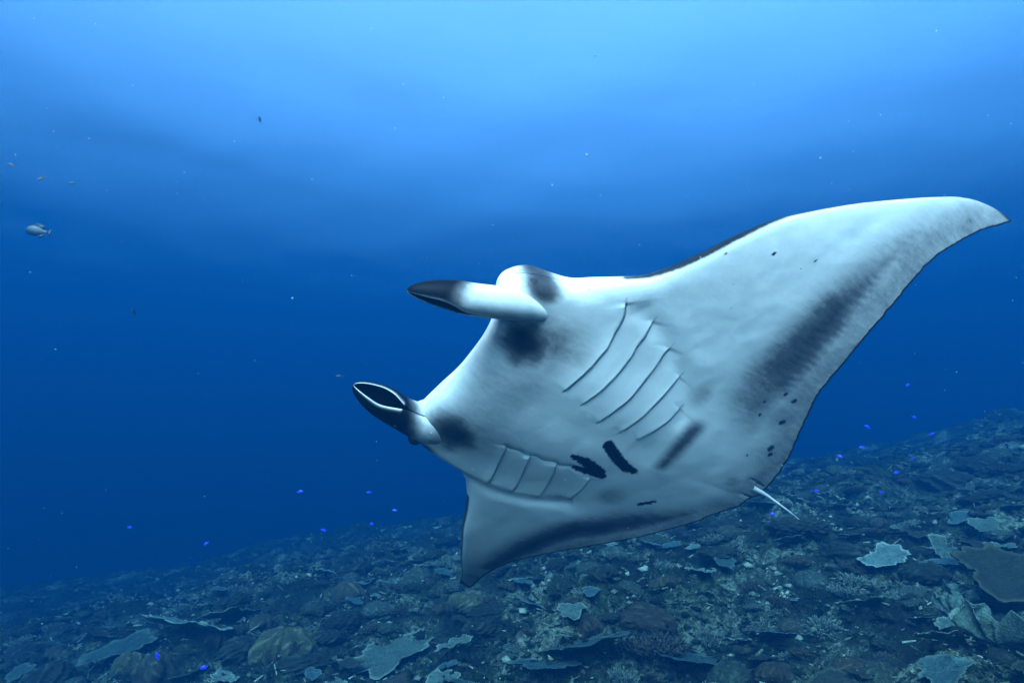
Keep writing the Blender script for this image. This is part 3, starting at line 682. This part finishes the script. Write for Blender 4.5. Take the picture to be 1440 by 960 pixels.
MARKS = []
def build_reef():
    T = coral_px
    for px, py, w in [(255, 896, 'broad pale grey plate'), (400, 915, 'large ruffled tan leather coral'), (548, 938, 'white-edged grey plate'), (488, 838, 'small tan leather coral'), (655, 850, 'tan lumpy coral under the wing tip'), (825, 925, 'bright blue-grey plate'), (905, 872, 'two-humped brown coral'), (829, 802, 'pale mound under the wing'), (1115, 770, 'plate below the tail'), (1140, 822, 'grey rounded mound'), (1192, 838, 'pale open branching coral'), (1247, 795, 'flat pale plate'), (1330, 790, 'bright upright fan coral'), (1405, 925, 'large pale leaf coral'), (1420, 858, 'big dark shelf'), (1330, 680, 'big dark hump')]:
        q, _ = ground_hit(px, py); MARKS.append((q[0], q[1], w))
    T('plate_pale', 255, 896, 120, 'broad pale grey plate coral behind the creased tan leather coral', tilt=(.28, -.05), squash=.7, var=0)
    T('plate_pale', 320, 878, 75, 'pale grey plate coral overlapping the broad plate beside the brown vase coral', tilt=(.3, .1), squash=.7, var=1)
    T('plate_blue', 172, 925, 85, 'blue-grey ragged plate coral in front of the broad pale plate', tilt=(.3, -.1), squash=.8, var=2)
    T('leather', 183, 940, 44, 'rounded tan leather coral with a creased top', squash=1.5, var=0)
    T('leather_dark', 222, 944, 62, 'grey-brown lobed leather coral beside the tan creased one', squash=1.4, var=1)
    T('leather_dark', 304, 904, 46, 'brown mushroom-shaped leather coral against the pale plates', squash=1.5, lift=.03, var=2)
    T('mound_dark', 345, 915, 60, 'dark bushy boulder right of the mushroom-shaped coral')
    T('leather', 400, 915, 78, 'large ruffled tan leather coral with many folded lobes', squash=1.2, var=3)
    T('leather_dark', 368, 880, 40, 'small brown ruffled leather coral behind the large ruffled one', var=0)
    T('plate_pale', 548, 938, 112, 'grey plate coral with a bright white edge on the rubble', tilt=(.22, .06), squash=.6, var=2)
    T('leather', 488, 838, 48, 'small tan leather coral on the slope below open blue water', squash=1.1, var=1)
    T('leather', 655, 850, 52, 'tan lumpy leather coral just below the drooping wing tip', squash=1.0, var=2)
    T('mound_dark', 692, 866, 70, 'dark low boulder beside the lumpy leather coral under the wing tip', squash=.7)
    T('plate_blue', 825, 925, 118, 'bright blue-grey plate coral with a smooth rounded outline', tilt=(.3, -.06), squash=.6, var=0)
    T('plate_blue', 770, 952, 90, 'dark blue-grey plate coral in front of the bright blue one', tilt=(.1, .0), squash=.6, var=1)
    T('plate_blue', 985, 948, 120, 'wide dim blue plate coral low on the rubble', tilt=(.12, .08), squash=.5, var=2)
    T('plate_pale', 803, 868, 46, 'small yellowish pale plate coral beside the brown mound', tilt=(.2, 0), squash=.6, var=3)
    T('leather_dark', 828, 884, 44, 'smooth brown leather coral between pale plate and bushy coral', squash=1.2, var=3)
    T('leather_dark', 905, 872, 92, 'wide brown leather coral with two humps', squash=.95, var=0)
    T('branch_brown', 925, 918, 84, 'dense brown bushy branching coral beside the bright blue plate', squash=.9, var=0)
    T('plate_blue', 946, 773, 26, 'tiny pale blue plate coral below the trailing wing edge', tilt=(.3, 0), var=1)
    T('mound', 829, 802, 32, 'small pale knobbly mound coral under the lower wing', squash=1.0, var=0)
    T('plate_pale', 855, 770, 24, 'tiny pale plate coral touching the line of the lower wing', tilt=(.3, 0), var=2)
    T('plate_blue', 735, 826, 30, 'little blue plate coral under the lower wing', tilt=(.25, 0), var=3)
    T('plate_pale', 1247, 795, 62, 'flat pale plate coral with holes in its margin', tilt=(.35, 0), squash=.7, var=1)
    T('fan_pale', 1330, 790, 50, 'bright upright fan coral standing out on the slope', tilt=(.75, -.35), lift=.04, var=0, rz=.4)
    T('plate_blue', 1115, 770, 42, 'blue-grey plate coral on the slope below the tail', tilt=(.35, .1), var=2)
    T('plate_pale', 1262, 748, 15, 'tiny bright coral chip high on the slope', tilt=(.4, 0), var=0)
    T('mound', 1140, 822, 44, 'grey rounded mound coral on open rubble', squash=1.2, var=1)
    T('branch', 1192, 838, 54, 'pale open branching coral right of the grey mound', squash=.9, var=1)
    T('mound', 1285, 838, 34, 'soft grey mound coral above the shelf rock', squash=1.1, var=2)
    T('fan_pale', 1405, 925, 150, 'large pale ridged leaf coral below the big dark shelf', tilt=(.5, -.25), squash=1.2, var=1, rz=2.6)
    T('fan_pale', 1345, 905, 84, 'pale upright sheet coral rising behind the large leaf coral', tilt=(.95, -.1), squash=1.0, lift=.08, var=2, rz=2.2)
    T('fan_pale', 1352, 868, 62, 'dim blue sheet coral under the dark shelf', tilt=(.8, .2), squash=1.0, lift=.04, var=3, rz=1.7)
    T('plate_brown', 1420, 858, 130, 'big dark shelf coral jutting out above the leaf coral', tilt=(.22, -.28), squash=1.0, lift=.1, var=0)
    T('plate_brown', 1400, 800, 90, 'dark brown table coral beside the bright fan coral', tilt=(.3, -.2), squash=.8, lift=.02, var=1)
    T('mound_dark', 1425, 822, 90, 'rugged dark boulder behind the big shelf coral')
    T('mound', 1240, 955, 70, 'dull grey-green mound coral in the foreground rubble', squash=.9, var=3)
    T('branch_brown', 1160, 950, 30, 'stubby dark branching coral with pale tips', var=1)
    T('plate_blue', 1090, 905, 66, 'thin blue-grey plate coral among pale rubble', tilt=(.2, .1), squash=.6, var=0)
    T('mound_dark', 1120, 742, 70, 'dark boulder on the slope below the whip tail', squash=.8)
    T('mound_dark', 1330, 680, 80, 'big dark hump on the far slope', squash=.8)
    T('mound_dark', 1010, 780, 60, 'dark hollow-looking boulder below the trailing edge', squash=.6)
    # scattered colonies all over the slope, thinning out with distance
    LAB = {'plate_blue': ('blue-grey plate coral', 'scattered blue-grey plate corals', 30),
           'plate_pale': ('pale ragged plate coral', 'scattered pale plate corals', 34),
           'plate_brown': ('dark brown plate coral', 'scattered brown plate corals', 26),
           'leather_dark': ('brown leather coral', 'scattered brown leather corals', 34),
           'mound': ('grey mound coral', 'scattered grey mound corals', 50),
           'mound_dark': ('dark boulder', 'scattered dark boulders', 70),
           'branch': ('pale branching coral', 'scattered pale branching corals', 44),
           'branch_brown': ('brown branching coral', 'scattered brown branching corals', 44)}
    for kind, (lab, grp, n) in LAB.items():
        k = 0; tries = 0
        while k < n and tries < 6000:
            tries += 1
            px, py = R_.uniform(-40, 1480), R_.uniform(600, 985)
            if py < 885 - px * .205: continue
            p, d = ground_hit(px, py)
            if d > 17 or d < 2: continue
            size = {'plate': .085, 'leath': .085, 'mound': .09, 'branc': .085}[kind[:5]] * R_.uniform(.45, 1.5)
            if kind == 'mound_dark': size *= 1.5
            if any((p[0] - a) ** 2 + (p[1] - b) ** 2 < (.75 * (c + size)) ** 2 for a, b, c in PLACED): continue
            near = min(MARKS, key=lambda m: math.hypot(p[0] - m[0], p[1] - m[1])); dm = math.hypot(p[0] - near[0], p[1] - near[1])
            word = 'small' if size < .085 else 'fist-sized' if size < .12 else 'fair-sized'
            where = 'on the far fading slope' if d > 10 else ('beside the ' if dm < .55 else 'behind the ' if p[1] > near[1] else 'in front of the ') + near[2]
            coral(kind, p[0], p[1], size, f'{word} {lab} {where}', grp, tilt=(R_.uniform(-.15, .4), R_.uniform(-.25, .15)), squash=R_.uniform(.6, 1.1)); k += 1

def build_rubble():
    """broken coral lying everywhere: flat chips and snapped twigs, far too many to count"""
    iv = np.array([(1, 0, 0), (-1, 0, 0), (0, 1, 0), (0, -1, 0), (0, 0, 1), (0, 0, -1)], float)
    fi = np.array([[0, 2, 4], [2, 1, 4], [1, 3, 4], [3, 0, 4], [2, 0, 5], [1, 2, 5], [3, 1, 5], [0, 3, 5]])
    n = 105000; a = RN.uniform(-.80, .80, n); r = 2.2 + 13.5 * RN.uniform(0, 1, n) ** 1.25
    x, y = np.sin(a) * r * 1.05, np.cos(a) * r
    dens = fbm2(x * .8 + 9, y * .8, 3); keep = dens + RN.uniform(-.55, .55, n) > -.12
    x, y, r = x[keep], y[keep], r[keep]; n = len(x)
    z = ground_z(x, y)
    s = (.007 + .030 * RN.uniform(0, 1, n) ** 4.0) * (.8 + r * .06)
    sc = np.stack([s * RN.uniform(.7, 1.8, n), s * RN.uniform(.5, 1.2, n), s * RN.uniform(.25, .8, n)], -1)
    V = iv[None] * (1 + RN.uniform(-.35, .35, (n, len(iv), 1))) * sc[:, None]
    ez, ex = RN.uniform(0, 6.28, n), RN.normal(0, .45, n)
    cz, sz, cx_, sx = np.cos(ez), np.sin(ez), np.cos(ex), np.sin(ex)
    Y = V[..., 1] * cx_[:, None] - V[..., 2] * sx[:, None]; Z = V[..., 1] * sx[:, None] + V[..., 2] * cx_[:, None]; X = V[..., 0]
    V = np.stack([X * cz[:, None] - Y * sz[:, None], X * sz[:, None] + Y * cz[:, None], Z], -1) + np.stack([x, y, z + s * .15], -1)[:, None]
    tone = np.clip(RN.beta(1.2, 2.4, n) * .9 + .38 * fbm2(x * 1.9, y * 1.9 + 4, 3), 0, 1)
    F = fi[None] + (np.arange(n) * len(iv))[:, None, None]
    me = new_mesh('coral_rubble', V.reshape(-1, 3), F.reshape(-1, 3), M['rubble'], False, {'cover': ('FLOAT', np.repeat(tone, len(iv)))})
    tag(link('coral_rubble', me), 'broken grey coral chips littering the reef slope', None, None, 'stuff')
    n = 9000; a = RN.uniform(-.78, .78, n); r = 2.2 + 9 * RN.uniform(0, 1, n) ** 1.4
    x, y = np.sin(a) * r, np.cos(a) * r; z = ground_z(x, y)
    L = RN.uniform(.02, .085, n); th = RN.uniform(0, 6.28, n); up = RN.uniform(-.15, .7, n)
    P0 = np.stack([x, y, z + .004], -1); P1 = P0 + np.stack([np.cos(th) * L, np.sin(th) * L, up * L], -1)
    w = RN.uniform(.003, .008, n)
    V, F, t = twig_arrays(P0, P1, w, w * .6, 5)
    me = new_mesh('coral_twigs', V, F, M['rubble'], True, {'cover': ('FLOAT', np.repeat(np.clip(RN.beta(1.5, 2.0, n), 0, 1), 20))})
    tag(link('coral_twigs', me), 'snapped coral twigs strewn among the rubble', None, None, 'stuff')

# ------------------------------------------------------------------ fish and drifting specks
def fish_parts(deep=.32, fork=.5):
    """unit-length fish swimming towards -X; returns separate arrays for body and fins"""
    ns, na = 22, 16
    t = np.linspace(0, 1, ns); h = deep * np.interp(t, [0, .04, .15, .35, .6, .82, .92, 1], [.05, .25, .68, 1, .82, .34, .22, .2]) * .5; w = h * np.interp(t, [0, .3, 1], [.6, .42, .2])
    a = np.linspace(0, 2 * math.pi, na, endpoint=False)
    x = -.5 + t * .82
    B = np.stack([np.repeat(x[:, None], na, 1), w[:, None] * np.cos(a), h[:, None] * np.sin(a)], -1).reshape(-1, 3)
    def sheet(out, th=.006):
        o = np.array(out, float); m = len(o)
        V = np.concatenate([np.c_[o[:, 0], np.full(m, -th), o[:, 1]], np.c_[o[:, 0], np.full(m, th), o[:, 1]]])
        F = [list(range(m)), list(range(2 * m - 1, m - 1, -1))] + [[i, i + m, (i + 1) % m + m, (i + 1) % m] for i in range(m)]
        return V, F
    d = deep * .5
    tail = sheet([(.29, .035), (.36, .08), (.5, .17), (.47, .08), (.5 - .1 * fork, 0), (.47, -.08), (.5, -.17), (.36, -.08), (.29, -.035)])
    dors = sheet([(-.22, d * .85), (-.12, d * 1.35), (.02, d * 1.3), (.14, d * 1.2), (.24, d * .75), (.2, d * .3), (0, d * .7)])
    anal = sheet([(.0, -d * .85), (.08, -d * 1.25), (.18, -d * 1.05), (.25, -d * .6), (.2, -d * .3), (.08, -d * .6)])
    return (B, [list(f) for f in grid_faces(ns, na)] + [list(range(na))[::-1], list(range((ns - 1) * na, ns * na))]), tail, dors, anal
def joined_fish(name, mat, deep, fork):
    V, F, off = [], [], 0
    for v, f in fish_parts(deep, fork):
        V.append(v); F += [[int(i) + off for i in q] for q in f]; off += len(v)
    return new_mesh(name, np.concatenate(V), F, mat)

def build_fish():
    blue = plain_material('damselfish_blue', (.02, .03, .60), .35, .25, 30.)
    dark = plain_material('dark_fish_skin', (.006, .009, .011), .5)
    me = joined_fish('damselfish', blue, .40, .6); med = joined_fish('small_fish', dark, .34, .5)
    spots = [(422, 691, 5.0), (519, 692, 4.6), (555, 717, 4.6), (523, 736, 4.8), (290, 764, 5.5), (1220, 600, 6.5), (1213, 629, 6.0), (1181, 641, 6.0), (1286, 587, 7.0), (1239, 692, 4.6), (1261, 664, 6.0), (1087, 722, 5.0), (1277, 541, 6.5), (1283, 645, 7.0), (1148, 690, 7.0), (1310, 610, 7.5), (455, 745, 7.0), (182, 741, 6.0)]
    for i, (px, py, d) in enumerate(spots):
        o = link('damselfish', me); o.location = at(px, py, d)
        s = R_.uniform(6, 8.5) / FPX * d * 1.15; o.scale = (s, s, s); o.rotation_euler = (R_.uniform(-.2, .2), R_.uniform(-.6, .6), R_.uniform(-.7, .7) + (math.pi if R_.random() < .4 else 0))
        tag(o, 'tiny bright blue damselfish hovering in open water near the reef', 'fish', 'damselfish hovering over the slope')
    for (px, py, lab, rz, ry) in [(221, 922, 'bright blue damselfish directly above the grey-brown lobed leather coral', .2, 1.2), (287, 938, 'bright blue damselfish beside the dark bushy boulder', .1, -.3)]:
        p, d = ground_hit(px, py + 6); d *= .95
        o = link('damselfish', me); o.location = at(px, py, d); s = 12 / FPX * d; o.scale = (s, s, s); o.rotation_euler = (0, ry, rz)
        tag(o, lab, 'fish', 'damselfish low over the corals')
    for (px, py, d, w, rz, ry) in [(16, 232, 5.5, 10, .2, .35), (58, 251, 5.5, 12, .3, -.6), (103, 258, 7.5, 12, .3, 0), (188, 439, 7.0, 11, 1.0, 1.3), (478, 529, 7.5, 11, .1, 0), (365, 168, 9.0, 10, .5, 1.2)]:
        o = link('small_fish', med); o.location = at(px, py, d); s = w / FPX * d * 1.1; o.scale = (s, s, s); o.rotation_euler = (0, ry, rz)
        tag(o, 'small dark fish silhouetted in the open blue water', 'fish', 'small dark fish in open water')
    # black fish near the shelf coral
    p, d = ground_hit(1430, 772); d *= .94
    o = link('small_fish', joined_fish('small_fish', plain_material('black_fish_skin', (.006, .007, .009), .5), .55, .4)); o.location = at(1431, 760, d); s = 19 / FPX * d; o.scale = (s, s, s); o.rotation_euler = (0, 1.1, .3)
    tag(o, 'black deep-bodied fish hovering above the dark table coral', 'fish')
    # triggerfish
    m, nt, b, out = nodes_of('triggerfish_skin')
    tc = nd(nt, 'ShaderNodeTexCoord'); sx = nd(nt, 'ShaderNodeSeparateXYZ'); nt.links.new(tc.outputs['Object'], sx.inputs[0])
    n1 = nd(nt, 'ShaderNodeTexNoise', Scale=5.0, Detail=3.0); nt.links.new(tc.outputs['Object'], n1.inputs['Vector'])
    f = math_(nt, 'ADD', math_(nt, 'MULTIPLY', sx.outputs[2], 1.6), n1.outputs[0])
    cc = ramp(nt, f, [(.38, (.003, .007, .009)), (.5, (.009, .018, .017)), (.62, (.022, .034, .029))])
    fx = ramp(nt, sx.outputs[0], [(.0, (1, 1, 1)), (1, (1, 1, 1))])
    nt.links.new(cc, b.inputs['Base Color']); b.inputs['Roughness'].default_value = .5
    finm = plain_material('triggerfish_fin', (.009, .016, .017), .5); eyem = plain_material('fish_eye', (.01, .01, .012), .2)
    root = bpy.data.objects.new('triggerfish', None); COL.objects.link(root); root.empty_display_size = .1
    d = 6.5; s = 36 / FPX * d
    root.location = at(54, 325, d); root.scale = (s, s, s); root.rotation_euler = (0, .12, .12)
    B, tail, dors, anal = fish_parts(.46, .25)
    link('body', new_mesh('body', B[0], B[1], m), root); link('tail_fin', new_mesh('tail_fin', *tail, finm), root)
    link('dorsal_fin', new_mesh('dorsal_fin', *dors, finm), root); link('anal_fin', new_mesh('anal_fin', *anal, finm), root)
    for sg in (-1, 1):
        bm = bmesh.new(); bmesh.ops.create_uvsphere(bm, u_segments=10, v_segments=8, radius=.022); em = bpy.data.meshes.new('eye'); bm.to_mesh(em); bm.free(); em.materials.append(eyem)
        link('eye', em, root).location = (-.31, sg * .058, .06)
    tag(root, 'mottled grey triggerfish swimming alone in the blue water', 'fish')

def build_specks():
    bm = bmesh.new(); bmesh.ops.create_icosphere(bm, subdivisions=1, radius=1); bm.verts.ensure_lookup_table()
    iv = np.array([v.co[:] for v in bm.verts]); fi = np.array([[v.index for v in f.verts] for f in bm.faces]); bm.free()
    n = 4200; d = 1.0 + 7.0 * RN.uniform(0, 1, n) ** .75
    px = RN.uniform(-200, 1640, n); py = RN.uniform(-150, 1000, n)
    x, y = (px - PCX) / FPX * d, (PCY - py) / FPX * d
    P = x[:, None] * np.array([1, 0, 0]) + y[:, None] * UPV + d[:, None] * FWD
    ok = P[:, 2] > ground_z(P[:, 0], P[:, 1]) + .05
    P, d = P[ok], d[ok]; n = len(P)
    s = RN.gamma(1.4, .0004, n) + .0003
    V = iv[None] * (1 + RN.uniform(-.4, .4, (n, 12, 1))) * (s[:, None] * RN.uniform(.5, 1.4, (n, 3)))[:, None] + P[:, None]
    F = fi[None] + (np.arange(n) * 12)[:, None, None]
    m = plain_material('drifting_matter', (.16, .18, .18), .8)
    tag(link('drifting_specks', new_mesh('drifting_specks', V.reshape(-1, 3), F.reshape(-1, 3), m, False)), 'pale specks of plankton drifting in the water', None, None, 'stuff')

M['rubble'] = reef_material('coral_rubble', [(.20, (0.0022, 0.0067, 0.0032)), (.42, (0.0087, 0.0202, 0.0096)), (.55, (0.0274, 0.0473, 0.0228)), (.68, (0.0862, 0.1212, 0.0846)), (.9, (0.2069, 0.2753, 0.2042))], 8., .95, .5, .01, 'cover', None, False, .95)
build_rubble()
build_reef()
build_fish()
build_specks()

# ------------------------------------------------------------------ the water itself: one even volume
def build_haze():
    x0, x1, y0, y1, z0, z1 = -120, 120, -14, 150, -30, 8.0
    bm = bmesh.new()
    bmesh.ops.create_cube(bm, size=1)
    for v in bm.verts:
        v.co = ((x0 + x1) / 2 + v.co.x * (x1 - x0), (y0 + y1) / 2 + v.co.y * (y1 - y0), (z0 + z1) / 2 + v.co.z * (z1 - z0))
    me = bpy.data.meshes.new('haze'); bm.to_mesh(me); bm.free()
    m = bpy.data.materials.new('sea_water'); m.use_nodes = True
    nt = m.node_tree
    for n in list(nt.nodes): nt.nodes.remove(n)
    out = nt.nodes.new('ShaderNodeOutputMaterial'); pv = nt.nodes.new('ShaderNodeVolumePrincipled')
    pv.inputs['Color'].default_value = (.0005, .0200, .055, 1)
    pv.inputs['Absorption Color'].default_value = (.108, .29, .40, 1)
    pv.inputs['Density'].default_value = .25
    pv.inputs['Anisotropy'].default_value = .0
    nt.links.new(pv.outputs[0], out.inputs['Volume'])
    me.materials.append(m)
    return tag(link('haze', me), 'clear blue sea water around the manta and reef', None, None, 'stuff')
build_haze()

def build_sea_surface():
    """the underside of the choppy surface: sky shows through where one looks steeply up, deep water is mirrored where one looks along it"""
    n = 420
    q = np.linspace(-1, 1, n); g = np.sign(q) * (np.abs(q) ** 1.7)
    X, Y = np.meshgrid(g * 150, 15 + g * 150)
    Z = 8.35 + .055 * fbm2(X * .16 + 7, Y * .16, 2) + .006 * fbm2(X * .8, Y * .8 + 3, 2)
    idx = np.arange(n * n).reshape(n, n)
    f = np.stack([idx[:-1, :-1], idx[:-1, 1:], idx[1:, 1:], idx[1:, :-1]], -1).reshape(-1, 4)
    m = bpy.data.materials.new('sea_surface'); m.use_nodes = True; nt = m.node_tree
    for k in list(nt.nodes): nt.nodes.remove(k)
    out = nt.nodes.new('ShaderNodeOutputMaterial'); mix = nt.nodes.new('ShaderNodeMixShader')
    tr = nt.nodes.new('ShaderNodeBsdfTransparent'); gl = nt.nodes.new('ShaderNodeBsdfGlossy'); gl.inputs['Roughness'].default_value = .12
    lw = nd(nt, 'ShaderNodeLayerWeight', Blend=.5)
    rp = nt.nodes.new('ShaderNodeValToRGB'); rp.color_ramp.interpolation = 'EASE'
    e = rp.color_ramp.elements; e[0].position = .30; e[0].color = (.10,) * 3 + (1,); e[1].position = .84; e[1].color = (1, 1, 1, 1)
    nt.links.new(lw.outputs['Facing'], rp.inputs[0]); nt.links.new(rp.outputs[0], mix.inputs[0]); nt.links.new(tr.outputs[0], mix.inputs[1]); nt.links.new(gl.outputs[0], mix.inputs[2])
    nt.links.new(mix.outputs[0], out.inputs['Surface'])
    o = link('sea_surface', new_mesh('sea_surface', np.stack([X, Y, Z], -1).reshape(-1, 3), f, m))
    return tag(o, kind='structure')
build_sea_surface()
